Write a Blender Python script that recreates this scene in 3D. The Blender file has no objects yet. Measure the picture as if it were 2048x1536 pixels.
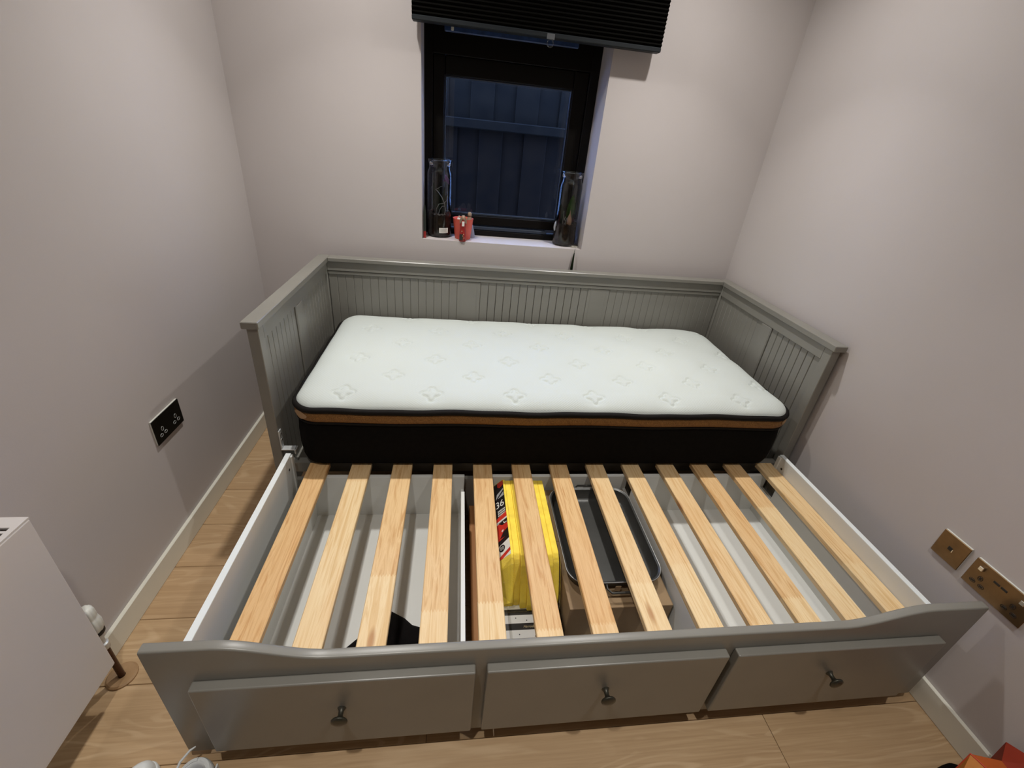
import bpy, bmesh, math, random
from mathutils import Vector, Matrix
random.seed(7)
S = bpy.context.scene
C = S.collection
PI = math.pi

# ------------------------------------------------------------------ camera
cam_d = bpy.data.cameras.new('camera'); cam = bpy.data.objects.new('camera', cam_d); C.objects.link(cam)
cam_d.sensor_width = 36.0; cam_d.sensor_fit = 'HORIZONTAL'
cam_d.lens = 862.433 / 2048 * 36.0
cam_d.shift_x = (1024 - 1026.476) / 2048
cam_d.shift_y = (721.867 - 768) / 2048
cam_d.clip_start = 0.02
r_ = Vector((0.99040153, -0.10372875, 0.0913518)); u_ = Vector((-0.03235169, 0.46859043, 0.88282296)); f_ = Vector((0.1343807, 0.8773046, -0.46073688))
M = Matrix(((r_.x, u_.x, -f_.x, 0.66205), (r_.y, u_.y, -f_.y, -1.30839), (r_.z, u_.z, -f_.z, 1.43792), (0, 0, 0, 1)))
cam.matrix_world = M
S.camera = cam

# ------------------------------------------------------------------ world (blue dusk sky) and exposure
w = bpy.data.worlds.new('dusk'); S.world = w; w.use_nodes = True
wn = w.node_tree; bg = wn.nodes['Background']
bg.inputs[0].default_value = (0.27, 0.43, 0.90, 1); bg.inputs[1].default_value = 15.0
S.view_settings.view_transform = 'Standard'; S.view_settings.look = 'None'
S.view_settings.exposure = 0.0; S.view_settings.gamma = 1.0; S.view_settings.use_curve_mapping = False

LAMP_W = 6.9; BEAM_W = 3.0         # each ceiling downlight: wide spill and narrow beam
LAMP_COL = (1.0, 0.975, 0.925)
LAMPS = [(0.30, 0.31), (1.53, 0.31), (0.36, -1.13), (1.46, -1.13)]

# room numbers
XL, XR, YB, YF, CEIL = -0.295, 2.130, 0.878, -3.2, 2.40

# ------------------------------------------------------------------ materials
def lin(c): return tuple((v / 12.92 if v <= .04045 else ((v + .055) / 1.055) ** 2.4) for v in c)
def srgb(r, g, b): return lin((r / 255, g / 255, b / 255)) + (1,)
class N:
    def __init__(s, name):
        s.m = bpy.data.materials.new(name); s.m.use_nodes = True; s.t = s.m.node_tree
        s.b = s.t.nodes['Principled BSDF']; s.out = s.t.nodes['Material Output']
    def n(s, k, **kw):
        x = s.t.nodes.new(k)
        for a, v in kw.items():
            if a.startswith('i_'):
                x.inputs[a[2:].replace('_', ' ')].default_value = v
            else: setattr(x, a, v)
        return x
    def l(s, a, b): s.t.links.new(a, b)
    def ramp(s, fac, stops):
        x = s.n('ShaderNodeValToRGB'); e = x.color_ramp.elements
        e[0].position, e[0].color = stops[0]; e[1].position, e[1].color = stops[-1]
        for p, c in stops[1:-1]:
            q = e.new(p); q.color = c
        s.l(fac, x.inputs[0]); return x.outputs[0]
    def math(s, op, a, b=None):
        x = s.n('ShaderNodeMath', operation=op)
        for i, v in enumerate((a, b)):
            if v is None: continue
            if isinstance(v, (int, float)): x.inputs[i].default_value = v
            else: s.l(v, x.inputs[i])
        return x.outputs[0]
    def mix(s, fac, a, b, kind='MIX'):
        x = s.n('ShaderNodeMix', data_type='RGBA', blend_type=kind)
        for i, v in ((0, fac), (6, a), (7, b)):
            if isinstance(v, (int, float)): x.inputs[i].default_value = v
            elif isinstance(v, tuple): x.inputs[i].default_value = v
            else: s.l(v, x.inputs[i])
        return x.outputs[2]
    def coord(s, scale=(1, 1, 1), kind='Object', rnd=False):
        tc = s.n('ShaderNodeTexCoord'); v = tc.outputs[kind]
        if rnd:
            oi = s.n('ShaderNodeObjectInfo'); cx = s.n('ShaderNodeCombineXYZ')
            for i, k in enumerate((37.0, 91.0, 53.0)): s.l(s.math('MULTIPLY', oi.outputs['Random'], k), cx.inputs[i])
            ad = s.n('ShaderNodeVectorMath', operation='ADD'); s.l(v, ad.inputs[0]); s.l(cx.outputs[0], ad.inputs[1]); v = ad.outputs[0]
        mp = s.n('ShaderNodeMapping'); mp.inputs['Scale'].default_value = scale; s.l(v, mp.inputs[0]); return mp.outputs[0]
    def noise(s, vec, scale, detail=4, rough=.55, dist=0):
        x = s.n('ShaderNodeTexNoise'); x.inputs['Scale'].default_value = scale; x.inputs['Detail'].default_value = detail
        x.inputs['Roughness'].default_value = rough; x.inputs['Distortion'].default_value = dist; s.l(vec, x.inputs['Vector']); return x.outputs[0]
    def bump(s, h, strength=.2, dist=.001):
        x = s.n('ShaderNodeBump'); x.inputs['Strength'].default_value = strength; x.inputs['Distance'].default_value = dist
        s.l(h, x.inputs['Height']); s.l(x.outputs[0], s.b.inputs['Normal'])
    def set(s, col=None, rough=.5, metal=0, spec=.5):
        if col is not None:
            if isinstance(col, tuple): s.b.inputs['Base Color'].default_value = col
            else: s.l(col, s.b.inputs['Base Color'])
        s.b.inputs['Roughness'].default_value = rough; s.b.inputs['Metallic'].default_value = metal
        s.b.inputs['Specular IOR Level'].default_value = spec
        return s

MAT = {}
def simple(name, col, rough=.5, metal=0, spec=.5, var=.06, vs=8, bump=0, bs=60):
    n = N(name); v = n.coord(); nz = n.noise(v, vs)
    a = tuple(c * (1 - var) for c in col[:3]) + (1,); b = tuple(min(1, c * (1 + var)) for c in col[:3]) + (1,)
    n.set(n.ramp(nz, [(.3, a), (.7, b)]), rough, metal, spec)
    if bump: n.bump(n.noise(v, bs, 3), bump)
    MAT[name] = n.m; return n.m

simple('wall_paint', (.545, .500, .489, 1), .62, var=.015, vs=3, bump=.12, bs=220, spec=.3)
simple('ceiling_paint', (.78, .77, .75, 1), .8, var=.01)
simple('trim_paint', (.74, .72, .63, 1), .35, var=.02)
simple('white_board', (.70, .71, .69, 1), .42, var=.02, vs=5)
simple('white_edge', (.80, .84, .85, 1), .4, var=.01)
simple('bed_grey', (.225, .215, .190, 1), .32, var=.05, vs=6, bump=.05, bs=300)
simple('metal', (.62, .64, .64, 1), .35, .35, var=.08, vs=40)
simple('knob_metal', (.05, .047, .035, 1), .38, .5, var=.1)
simple('black_fabric', (.0048, .0040, .0035, 1), .9, spec=.08, var=.2, vs=60, bump=.3, bs=500)
simple('piping_fabric', (.0075, .006, .0055, 1), .7, spec=.15, var=.2, vs=60, bump=.3, bs=400)
simple('black_cloth', (.006, .005, .005, 1), .95, spec=.1, var=.2, vs=40, bump=.3, bs=300)
simple('window_black', (.0050, .0040, .0035, 1), .4, spec=.18, var=.1)
simple('gasket', (.03, .04, .06, 1), .3)
simple('blind_black', (.0030, .0028, .0023, 1), .9, spec=.06, var=.1, vs=20)
simple('blind_rail', (.016, .019, .022, 1), .5, spec=.2)
simple('tab_clear', (.11, .115, .125, 1), .3)
simple('vent_blue', (.03, .06, .16, 1), .35, var=.3, vs=30)
simple('plate_black', (.012, .011, .009, 1), .28, .6, var=.2)
simple('plate_bronze', (.21, .135, .07, 1), .33, .85, var=.18, vs=18, bump=.04, bs=120)
simple('hole_dark', (.012, .010, .008, 1), .5)
simple('chrome', (.75, .72, .66, 1), .2, 1)
simple('plastic_white', (.72, .72, .66, 1), .4)
simple('radiator_white', (.70, .66, .64, 1), .35, var=.01)
simple('copper_dark', (.075, .032, .016, 1), .4, .6, var=.3, vs=40)
simple('collar_wood', (.36, .22, .11, 1), .5, var=.15, vs=30)
simple('soil', (.035, .016, .010, 1), .95, var=.5, vs=70, bump=.8, bs=140)
simple('stone', (.42, .38, .32, 1), .8, var=.3, vs=30)
simple('root', (.42, .40, .32, 1), .7, var=.2, vs=40)
simple('leaf_green', (.085, .17, .03, 1), .45, var=.3, vs=25)
simple('leaf_dark', (.014, .035, .008, 1), .5, var=.3, vs=25)
simple('petal', (.30, .13, .30, 1), .6, var=.2)
simple('bulb', (.62, .33, .15, 1), .55, var=.15, vs=25)
simple('sticker', (.78, .77, .72, 1), .6)
simple('print_grey', (.25, .24, .22, 1), .7)
simple('coral_pot', (.76, .115, .07, 1), .45, var=.04)
simple('red_paint', (.33, .02, .016, 1), .35, var=.15, vs=30)
simple('skin_clay', (.50, .31, .21, 1), .7, var=.2, vs=40)
simple('clay_brown', (.30, .21, .14, 1), .8, var=.3, vs=60, bump=.4, bs=150)
simple('dark_green_paint', (.018, .024, .018, 1), .5, var=.2)
simple('blue_grey', (.30, .31, .40, 1), .5)
simple('yellow_cloth', (.93, .70, .09, 1), .9, spec=.2, var=.10, vs=30, bump=.7, bs=260)
simple('label_black', (.012, .010, .011, 1), .3)
simple('label_red', (.62, .035, .02, 1), .3, var=.15, vs=20)
simple('label_white', (.78, .77, .72, 1), .35)
simple('label_silver', (.36, .36, .37, 1), .35)
simple('box_black', (.014, .012, .011, 1), .35)
simple('box_white', (.76, .76, .74, 1), .35)
simple('gold_ink', (.55, .44, .25, 1), .4)
simple('cardboard', (.27, .18, .098, 1), .8, var=.08, vs=12, bump=.1, bs=90)
simple('tray_dark', (.055, .055, .052, 1), .33, .35, var=.15, vs=14)
simple('tray_rim', (.45, .46, .46, 1), .3, .8)
simple('shoe_white', (.74, .76, .76, 1), .6, var=.06, vs=20, bump=.2, bs=300)
simple('shoe_grey', (.36, .35, .38, 1), .8, var=.1)
simple('bag_orange', (.66, .16, .03, 1), .55, var=.10, vs=9)
simple('bag_light', (.80, .33, .06, 1), .55, var=.08, vs=9)
simple('bag_red', (.46, .05, .018, 1), .55, var=.10, vs=9)
simple('fence_low', (.0075, .0038, .0014, 1), .8, spec=.1, var=.4, vs=9)
simple('fence_high', (.0080, .0055, .0030, 1), .8, spec=.1, var=.35, vs=9)
simple('lawn', (.03, .04, .02, 1), .9)
simple('dark_backing', (.05, .045, .04, 1), .8)

# pine slats: long grain, finger joints, knots
n = N('pine'); v = n.coord((55, 3.2, 55), rnd=True); g1 = n.noise(v, 1.0, 5, .6, 1.2)
v2 = n.coord((1, 1, 1), rnd=True); tcn = n.n('ShaderNodeTexCoord'); sp = n.n('ShaderNodeSeparateXYZ'); n.l(tcn.outputs['Object'], sp.inputs[0])
oi = n.n('ShaderNodeObjectInfo')
jag = n.math('PINGPONG', sp.outputs[0], .0045)
jy = n.math('ADD', sp.outputs[1], n.math('MULTIPLY', jag, 2.2))
side = n.math('GREATER_THAN', jy, n.math('SUBTRACT', n.math('MULTIPLY', n.math('FRACT', n.math('MULTIPLY', oi.outputs['Random'], 7.31)), .72), .40))
cA = n.ramp(g1, [(.34, srgb(218, 182, 130)), (.50, srgb(236, 210, 166)), (.66, srgb(220, 184, 132))])
cB = n.ramp(g1, [(.34, srgb(196, 146, 94)), (.5, srgb(226, 188, 136)), (.66, srgb(196, 144, 90))])
var = n.math('FRACT', n.math('MULTIPLY', oi.outputs['Random'], 13.7))
base = n.mix(n.math('MULTIPLY', side, n.math('ADD', n.math('MULTIPLY', var, .8), .1)), cA, cB)
warm = n.noise(n.coord((6, 2.0, 6), rnd=True), 1.0, 2)
base = n.mix(n.math('MULTIPLY', n.ramp(warm, [(.45, (0, 0, 0, 1)), (.75, (1, 1, 1, 1))]), .45), base, srgb(214, 162, 104))
vo = n.n('ShaderNodeTexVoronoi'); vo.inputs['Scale'].default_value = 1.0; n.l(n.coord((9, 2.6, 1), rnd=True), vo.inputs['Vector'])
knot = n.ramp(vo.outputs['Distance'], [(.05, (1, 1, 1, 1)), (.11, (0, 0, 0, 1))])
base = n.mix(n.math('MULTIPLY', knot, .6), base, srgb(158, 96, 50))
n.set(base, .5, spec=.3); n.bump(g1, .12); MAT['pine'] = n.m

n = N('raw_pine'); v = n.coord((60, 3, 60)); n.set(n.ramp(n.noise(v, 1, 4), [(.3, srgb(168, 112, 66)), (.7, srgb(196, 140, 88))]), .6); MAT['raw_pine'] = n.m

# oak floor planks
n = N('oak'); g1 = n.noise(n.coord((3.0, 130, 130), rnd=True), 1.0, 5, .6, .4)
n1 = n.noise(n.coord((1.6, 7.5, 7.5), rnd=True), 1.0, 1.5, .45, .6)
fig = n.math('ADD', n.math('MULTIPLY', n.math('SINE', n.math('MULTIPLY', n1, 95.0)), .5), .5)
figm = n.ramp(fig, [(.62, (0, 0, 0, 1)), (.95, (1, 1, 1, 1))])
brk = n.ramp(n.noise(n.coord((3.5, 30, 30), rnd=True), 1.0, 3), [(.42, (0, 0, 0, 1)), (.62, (1, 1, 1, 1))])
col = n.ramp(g1, [(.25, srgb(172, 142, 106)), (.5, srgb(187, 157, 120)), (.75, srgb(199, 169, 132))])
col = n.mix(n.math('MULTIPLY', n.math('MULTIPLY', figm, brk), .55), col, srgb(216, 188, 152))
oi = n.n('ShaderNodeObjectInfo')
col = n.mix(n.math('MULTIPLY', oi.outputs['Random'], .25), col, srgb(160, 125, 90))
big = n.noise(n.coord((1.5, 4, 4), rnd=True), 1.0, 2)
col = n.mix(n.math('MULTIPLY', n.ramp(big, [(.4, (0, 0, 0, 1)), (.75, (1, 1, 1, 1))]), .25), col, srgb(156, 122, 87))
n.set(col, .42, spec=.35); n.bump(g1, .08); MAT['oak'] = n.m

# mattress top knit
n = N('mattress_white'); v = n.coord((1, 1, 1))
w1 = n.n('ShaderNodeTexWave', bands_direction='DIAGONAL'); w1.inputs['Scale'].default_value = 55; w1.inputs['Distortion'].default_value = .6; n.l(v, w1.inputs['Vector'])
mp = n.coord((-1, 1, 1)); w2 = n.n('ShaderNodeTexWave', bands_direction='DIAGONAL'); w2.inputs['Scale'].default_value = 55; n.l(mp, w2.inputs['Vector'])
n.set((.560, .598, .575, 1), .9, spec=.15); n.bump(n.mix(.5, w1.outputs['Color'], w2.outputs['Color']), .25, .0012); MAT['mattress_white'] = n.m

n = N('gold_fabric'); v = n.coord((1, 1, 1)); nz = n.noise(v, 380, 2); wv = n.n('ShaderNodeTexWave', bands_direction='DIAGONAL'); wv.inputs['Scale'].default_value = 9; wv.inputs['Distortion'].default_value = 1.5; n.l(v, wv.inputs['Vector'])
n.set(n.mix(n.ramp(wv.outputs['Color'], [(.93, (0, 0, 0, 1)), (.99, (.25, .25, .25, 1))]), n.ramp(nz, [(.35, srgb(104, 70, 34)), (.65, srgb(146, 104, 56))]), srgb(96, 60, 26)), .6, spec=.3); n.bump(nz, .3); MAT['gold_fabric'] = n.m

def thin_glass(name, tint=(1, 1, 1, 1), ior=1.5, gl=.02, boost=1.0, wrinkle=0):
    n = N(name); t = n.t
    tr = n.n('ShaderNodeBsdfTransparent'); tr.inputs[0].default_value = tint
    g = n.n('ShaderNodeBsdfGlossy'); g.inputs['Roughness'].default_value = gl; g.inputs['Color'].default_value = (1, 1, 1, 1)
    fr = n.n('ShaderNodeFresnel'); fr.inputs[0].default_value = ior
    if wrinkle:
        bp = n.n('ShaderNodeBump'); bp.inputs['Strength'].default_value = 1.0; bp.inputs['Distance'].default_value = .012
        n.l(n.noise(n.coord(), 55, 4, .6, 1.5), bp.inputs['Height']); n.l(bp.outputs[0], g.inputs['Normal'])
    mx = n.n('ShaderNodeMixShader'); n.l(n.math('MULTIPLY', fr.outputs[0], boost), mx.inputs[0]); n.l(tr.outputs[0], mx.inputs[1]); n.l(g.outputs[0], mx.inputs[2])
    n.l(mx.outputs[0], n.out.inputs[0]); MAT[name] = n.m
thin_glass('pane_glass', (.80, .86, .92, 1), 1.5, .0, .8)
thin_glass('jar_glass', (.90, .94, .97, 1), 1.5, .03, 1.1)
thin_glass('film', (.97, .96, .93, 1), 1.35, .22, .55, 1)
n = N('lamp_lens'); n.b.inputs['Emission Color'].default_value = LAMP_COL + (1,); n.b.inputs['Emission Strength'].default_value = 12; MAT['lamp_lens'] = n.m

# ------------------------------------------------------------------ mesh helpers
def mesh(name, bm, mat, parent=None, smooth=False, auto=None):
    me = bpy.data.meshes.new(name)
    bmesh.ops.recalc_face_normals(bm, faces=bm.faces[:])
    bm.to_mesh(me); bm.free(); me.materials.append(MAT[mat])
    if smooth:
        for p in me.polygons: p.use_smooth = True
        if auto: me.set_sharp_from_angle(angle=math.radians(auto))
    return obj(name, me, parent)
def obj(name, me, parent=None, loc=None):
    o = bpy.data.objects.new(name, me); C.objects.link(o)
    if loc is not None: o.location = loc
    if parent: adopt(o, parent)
    return o
def wloc(o):
    L = o.location.copy()
    while o.parent: o = o.parent; L = L + o.location - o.get('_pl', Vector()) if False else L
    return L
ROOT = {}
def adopt(o, parent):
    o.parent = parent
    if parent.name in ROOT: o.matrix_parent_inverse = Matrix.Translation(-Vector(ROOT[parent.name]))
def thing(name, label, cat, loc, group=None):
    o = bpy.data.objects.new(name, None); C.objects.link(o); o.location = loc; o.empty_display_size = .05
    ROOT[o.name] = loc; tag(o, label, cat, group); return o
def tag(o, label, cat, group=None):
    o['label'] = label; o['category'] = cat
    if group: o['group'] = group
    return o
def struct(o): o['kind'] = 'structure'; return o
def add_box(bm, a, b, bev=0, seg=1):
    x0, y0, z0 = [min(p, q) for p, q in zip(a, b)]; x1, y1, z1 = [max(p, q) for p, q in zip(a, b)]
    vs = [bm.verts.new(p) for p in ((x0, y0, z0), (x1, y0, z0), (x1, y1, z0), (x0, y1, z0), (x0, y0, z1), (x1, y0, z1), (x1, y1, z1), (x0, y1, z1))]
    fs = [bm.faces.new([vs[i] for i in q]) for q in ((3, 2, 1, 0), (4, 5, 6, 7), (0, 1, 5, 4), (1, 2, 6, 5), (2, 3, 7, 6), (3, 0, 4, 7))]
    if bev:
        es = list({e for f in fs for e in f.edges})
        bmesh.ops.bevel(bm, geom=es, offset=bev, segments=seg, affect='EDGES', profile=.5)
def box(name, a, b, mat, parent=None, bev=.0, seg=1):
    bm = bmesh.new(); add_box(bm, a, b, bev, seg); return mesh(name, bm, mat, parent)
def boxes(name, lst, mat, parent=None, bev=0):
    bm = bmesh.new()
    for a, b in lst: add_box(bm, a, b, bev)
    return mesh(name, bm, mat, parent)
def add_loft(bm, rings, close=True, cap0=False, cap1=False):
    R = [[bm.verts.new(p) for p in r] for r in rings]; n = len(rings[0])
    for a, b in zip(R, R[1:]):
        for i in range(n if close else n - 1):
            j = (i + 1) % n; bm.faces.new((a[i], a[j], b[j], b[i]))
    if cap0: bm.faces.new(R[0][::-1])
    if cap1: bm.faces.new(R[-1])
    return R
def loft(name, rings, mat, parent=None, close=True, cap0=False, cap1=False, smooth=True, auto=40):
    bm = bmesh.new(); add_loft(bm, rings, close, cap0, cap1); return mesh(name, bm, mat, parent, smooth, auto)
def ring(c, r, z, n=24, ry=None): return [(c[0] + r * math.cos(2 * PI * i / n), c[1] + (ry or r) * math.sin(2 * PI * i / n), z) for i in range(n)]
def lathe(name, c, prof, mat, parent=None, n=24, cap0=True, cap1=True, auto=40):
    return loft(name, [ring(c, r, z, n) for r, z in prof], mat, parent, True, cap0, cap1, True, auto)
def lathe_dir(name, o, d, prof, mat, parent=None, n=20, auto=40):
    d = Vector(d).normalized(); a = d.orthogonal().normalized(); b = d.cross(a); o = Vector(o)
    rs = [[tuple(o + d * t + (a * math.cos(2 * PI * i / n) + b * math.sin(2 * PI * i / n)) * r) for i in range(n)] for r, t in prof]
    return loft(name, rs, mat, parent, True, True, True, True, auto)
def add_tube(bm, pts, rad, n=8, closed=False):
    P = [Vector(p) for p in pts]; rings = []; prev = None
    for i, p in enumerate(P):
        if closed: d = P[(i + 1) % len(P)] - P[i - 1]
        else: d = P[min(i + 1, len(P) - 1)] - P[max(i - 1, 0)]
        d.normalize()
        if prev is None: a = d.orthogonal().normalized()
        else: a = (prev - d * prev.dot(d)).normalized()
        prev = a; b = d.cross(a); r = rad[i] if isinstance(rad, (list, tuple)) else rad
        rings.append([tuple(p + (a * math.cos(2 * PI * k / n) + b * math.sin(2 * PI * k / n)) * r) for k in range(n)])
    if closed:
        rings.append(rings[0]); add_loft(bm, rings)
    else: add_loft(bm, rings, True, True, True)
def tube(name, pts, rad, mat, parent=None, n=8, closed=False):
    bm = bmesh.new(); add_tube(bm, pts, rad, n, closed); o = mesh(name, bm, mat, parent, True, 50); return o
def prism(name, poly, axis, a, b, mat, parent=None, bev=0):
    """poly: list of 2D points in the other two axes (in xyz order), extruded along axis from a to b"""
    def P(p, t):
        return {'x': (t, p[0], p[1]), 'y': (p[0], t, p[1]), 'z': (p[0], p[1], t)}[axis]
    bm = bmesh.new(); A = [bm.verts.new(P(p, a)) for p in poly]; B = [bm.verts.new(P(p, b)) for p in poly]; n = len(poly)
    bm.faces.new(A); bm.faces.new(B[::-1])
    for i in range(n): bm.faces.new((A[i], B[i], B[(i + 1) % n], A[(i + 1) % n]))
    if bev: bmesh.ops.bevel(bm, geom=bm.edges[:], offset=bev, segments=2, affect='EDGES', profile=.5)
    return mesh(name, bm, mat, parent)
def rrect(x0, x1, y0, y1, r, per=8, nx=0, ny=0):
    """rounded rectangle contour, counter clockwise; nx, ny extra points along the straight sides"""
    pts = []
    cs = [((x1 - r, y0 + r), -PI / 2), ((x1 - r, y1 - r), 0), ((x0 + r, y1 - r), PI / 2), ((x0 + r, y0 + r), PI)]
    for k, (c, a0) in enumerate(cs):
        arc = [(c[0] + r * math.cos(a0 + PI / 2 * i / per), c[1] + r * math.sin(a0 + PI / 2 * i / per)) for i in range(per + 1)]
        pts += arc
        nc, na = cs[(k + 1) % 4]; q = (nc[0] + r * math.cos(na), nc[1] + r * math.sin(na)); m = ny if k % 2 == 0 else nx
        for i in range(1, m + 1): t = i / (m + 1); pts.append((arc[-1][0] * (1 - t) + q[0] * t, arc[-1][1] * (1 - t) + q[1] * t))
    return pts
def offset_contour(pts, d):
    n = len(pts); out = []
    for i in range(n):
        a = Vector(pts[i - 1]); b = Vector(pts[(i + 1) % n]); t = (b - a).normalized(); out.append((pts[i][0] + t.y * d, pts[i][1] - t.x * d))
    return out
def text(name, body, size, mat, mw, parent, shear=0, ext=.0002):
    cu = bpy.data.curves.new(name, 'FONT'); cu.body = body; cu.size = size; cu.shear = shear; cu.extrude = ext; cu.align_x = 'CENTER'; cu.align_y = 'CENTER'
    tmp = bpy.data.objects.new('tmp', cu); C.objects.link(tmp); dg = bpy.context.evaluated_depsgraph_get()
    me = bpy.data.meshes.new_from_object(tmp.evaluated_get(dg)); bpy.data.objects.remove(tmp)
    me.materials.clear(); me.materials.append(MAT[mat]); me.transform(mw); o = obj(name, me, parent); return o
def frame_m(o, x, y):
    x = Vector(x).normalized(); y = Vector(y); y = (y - x * y.dot(x)).normalized(); z = x.cross(y); o = Vector(o)
    return Matrix(((x.x, y.x, z.x, o.x), (x.y, y.y, z.y, o.y), (x.z, y.z, z.z, o.z), (0, 0, 0, 1)))

# ------------------------------------------------------------------ the room
WX0, WX1, WZ0, WZ1, WT = .484, 1.290, .951, 2.02, .27
struct(boxes('wall_back', [((XL - .1, YB, -.1), (WX0, YB + WT, CEIL + .1)), ((WX1, YB, -.1), (XR + .1, YB + WT, CEIL + .1)),
       ((WX0, YB, -.1), (WX1, YB + WT, WZ0)), ((WX0, YB, WZ1), (WX1, YB + WT, CEIL + .1))], 'wall_paint'))
struct(box('wall_left', (XL - .1, YF - .1, -.1), (XL, YB, CEIL + .1), 'wall_paint'))
struct(box('wall_right', (XR, YF - .1, -.1), (XR + .1, YB, CEIL + .1), 'wall_paint'))
DX0, DX1, DZ = .545, 2.03, 2.02  # added unseen doorway, sized so the window pane reflects darkness
struct(boxes('wall_front', [((XL, YF - .1, -.1), (DX0, YF, CEIL + .1)), ((DX1, YF - .1, -.1), (XR, YF, CEIL + .1)), ((DX0, YF - .1, DZ), (DX1, YF, CEIL + .1))], 'wall_paint'))  # unseen wall, set far back to weaken bounced light
struct(boxes('wall_added_hall', [((DX0 - .2, YF - 1.3, -.1), (DX1 + .2, YF - 1.2, 2.5)), ((DX0 - .3, YF - 1.3, -.1), (DX0 - .2, YF - .1, 2.5)),
       ((DX1 + .2, YF - 1.3, -.1), (DX1 + .3, YF - .1, 2.5)), ((DX0 - .3, YF - 1.3, 2.4), (DX1 + .3, YF - .1, 2.5)), ((DX0 - .3, YF - 1.3, -.1), (DX1 + .3, YF - .1, -.02))], 'dark_backing'))  # added unseen dark box behind the doorway, keeps the pane reflection dark
struct(box('ceiling', (XL - .1, YF - .1, CEIL), (XR + .1, YB, CEIL + .1), 'ceiling_paint'))

# floor: slab, with every oak plank its own piece
floor = struct(box('floor', (XL - .1, YF - .1, -.1), (XR + .1, YB + .02, -.012), 'dark_backing'))
PW = .1853; y0 = -.757
cache = {}
def plank(x0, x1, ya, yb):
    L, W = round(x1 - x0, 3), round(yb - ya, 3)
    if (L, W) not in cache:
        bm = bmesh.new(); add_box(bm, (-L / 2, -W / 2, -.012), (L / 2, W / 2, 0), .0012)
        me = bpy.data.meshes.new('plank'); bmesh.ops.recalc_face_normals(bm, faces=bm.faces[:]); bm.to_mesh(me); bm.free(); me.materials.append(MAT['oak']); cache[(L, W)] = me
    o = bpy.data.objects.new('plank', cache[(L, W)]); C.objects.link(o); o.location = ((x0 + x1) / 2, (ya + yb) / 2, 0); o.parent = floor
rows = []
k = 0
while y0 + (k + 1) * PW < YB + PW: rows.append(k); k += 1
for k in list(range(-14, 0)) + rows:
    ya, yb = y0 + k * PW, y0 + (k + 1) * PW
    ya, yb = max(ya, YF), min(yb, YB)
    if yb - ya < .02: continue
    if k == -1: js = [1.5935]
    elif k == 0: js = [.62]
    else: js = [.35 + ((k * 0.437) % 1.0) * 1.3]
    xs = [XL] + js + [XR]
    for a, b in zip(xs, xs[1:]): plank(a + .0006, b - .0006, ya + .0006, yb - .0006)

BH, BT = .084, .0128
struct(box('baseboard_left', (XL, YF, 0), (XL + BT, YB, BH), 'trim_paint', bev=.002))
struct(box('baseboard_right', (XR - BT, YF, 0), (XR, YB, BH), 'trim_paint', bev=.002))
struct(box('baseboard_back', (XL + BT, YB - BT, 0), (XR - BT, YB, BH), 'trim_paint', bev=.002))
struct(boxes('baseboard_front', [((XL + BT, YF, 0), (DX0 - .06, YF + BT, BH)), ((DX1 + .0605, YF, 0), (XR - BT, YF + BT, BH))], 'trim_paint'))
struct(boxes('trim_1', [((DX0 - .06, YF, 0), (DX0, YF + .015, DZ + .06)), ((DX1, YF, 0), (DX1 + .06, YF + .015, DZ + .06)), ((DX0, YF, DZ), (DX1, YF + .015, DZ + .06))], 'trim_paint'))  # trim of the added doorway

# window: dark frame, opening sash, pane, vent
WY = 1.045
win = struct(boxes('window_1', [((WX0, WY, WZ0), (.522, WY + .07, WZ1)), ((1.246, WY, WZ0), (WX1, WY + .07, WZ1)), ((.522, WY, WZ0), (1.246, WY + .07, .978)), ((.522, WY, 1.732), (1.246, WY + .07, WZ1))], 'window_black', bev=.002))
sash = boxes('window_sash', [((.522, WY + .012, 1.003), (.576, WY + .062, 1.732)), ((1.176, WY + .012, 1.003), (1.246, WY + .062, 1.732)), ((.576, WY + .012, 1.655), (1.176, WY + .062, 1.732)), ((.576, WY + .012, 1.003), (1.176, WY + .062, 1.050))], 'window_black', win, bev=.004)
boxes('glazing_bead', [((.576, WY + .022, 1.050), (.582, WY + .04, 1.655)), ((1.170, WY + .022, 1.050), (1.176, WY + .04, 1.655)), ((.582, WY + .022, 1.050), (1.170, WY + .042, 1.060)), ((.582, WY + .022, 1.649), (1.170, WY + .04, 1.655))], 'gasket', sash, bev=.002)
box('pane', (.577, WY + .040, 1.051), (1.175, WY + .046, 1.654), 'pane_glass', win)
box('frame_strip', (.70, WY - .001, .981), (1.13, WY + .04, .998), 'gasket', win, bev=.003)
vent = box('trickle_vent', (.571, WY - .014, 1.812), (1.172, WY, 1.836), 'vent_blue', win, bev=.004)
box('vent_slider', (.60, WY - .019, 1.817), (.612, WY - .013, 1.831), 'plastic_white', vent, bev=.002)

# outside: fence boards behind the glass
fen = thing('garden_fence', 'dark weathered board fence outside the window with a horizontal rail', 'fence', (.9, 2.05, 0))
for i in range(15):
    x = -.15 + i * .155 + 0
    box('board', (x, 2.030 + .014 * (i % 2), 0), (x + .160, 2.043 + .014 * (i % 2), 1.50), 'fence_low', fen, bev=.004)
for i in range(16):
    x = -.2 + i * .152 + 0
    box('board', (x, 2.060 + .014 * (i % 2), 1.450), (x + .158, 2.073 + .014 * (i % 2), 1.82), 'fence_high', fen, bev=.004)
box('rail', (-.2, 1.98, 1.455), (2.3, 2.029, 1.515), 'fence_high', fen, bev=.006)
struct(box('ground', (-3, YB + WT + .01, -.3), (5, 8, -.12), 'lawn'))

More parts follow.
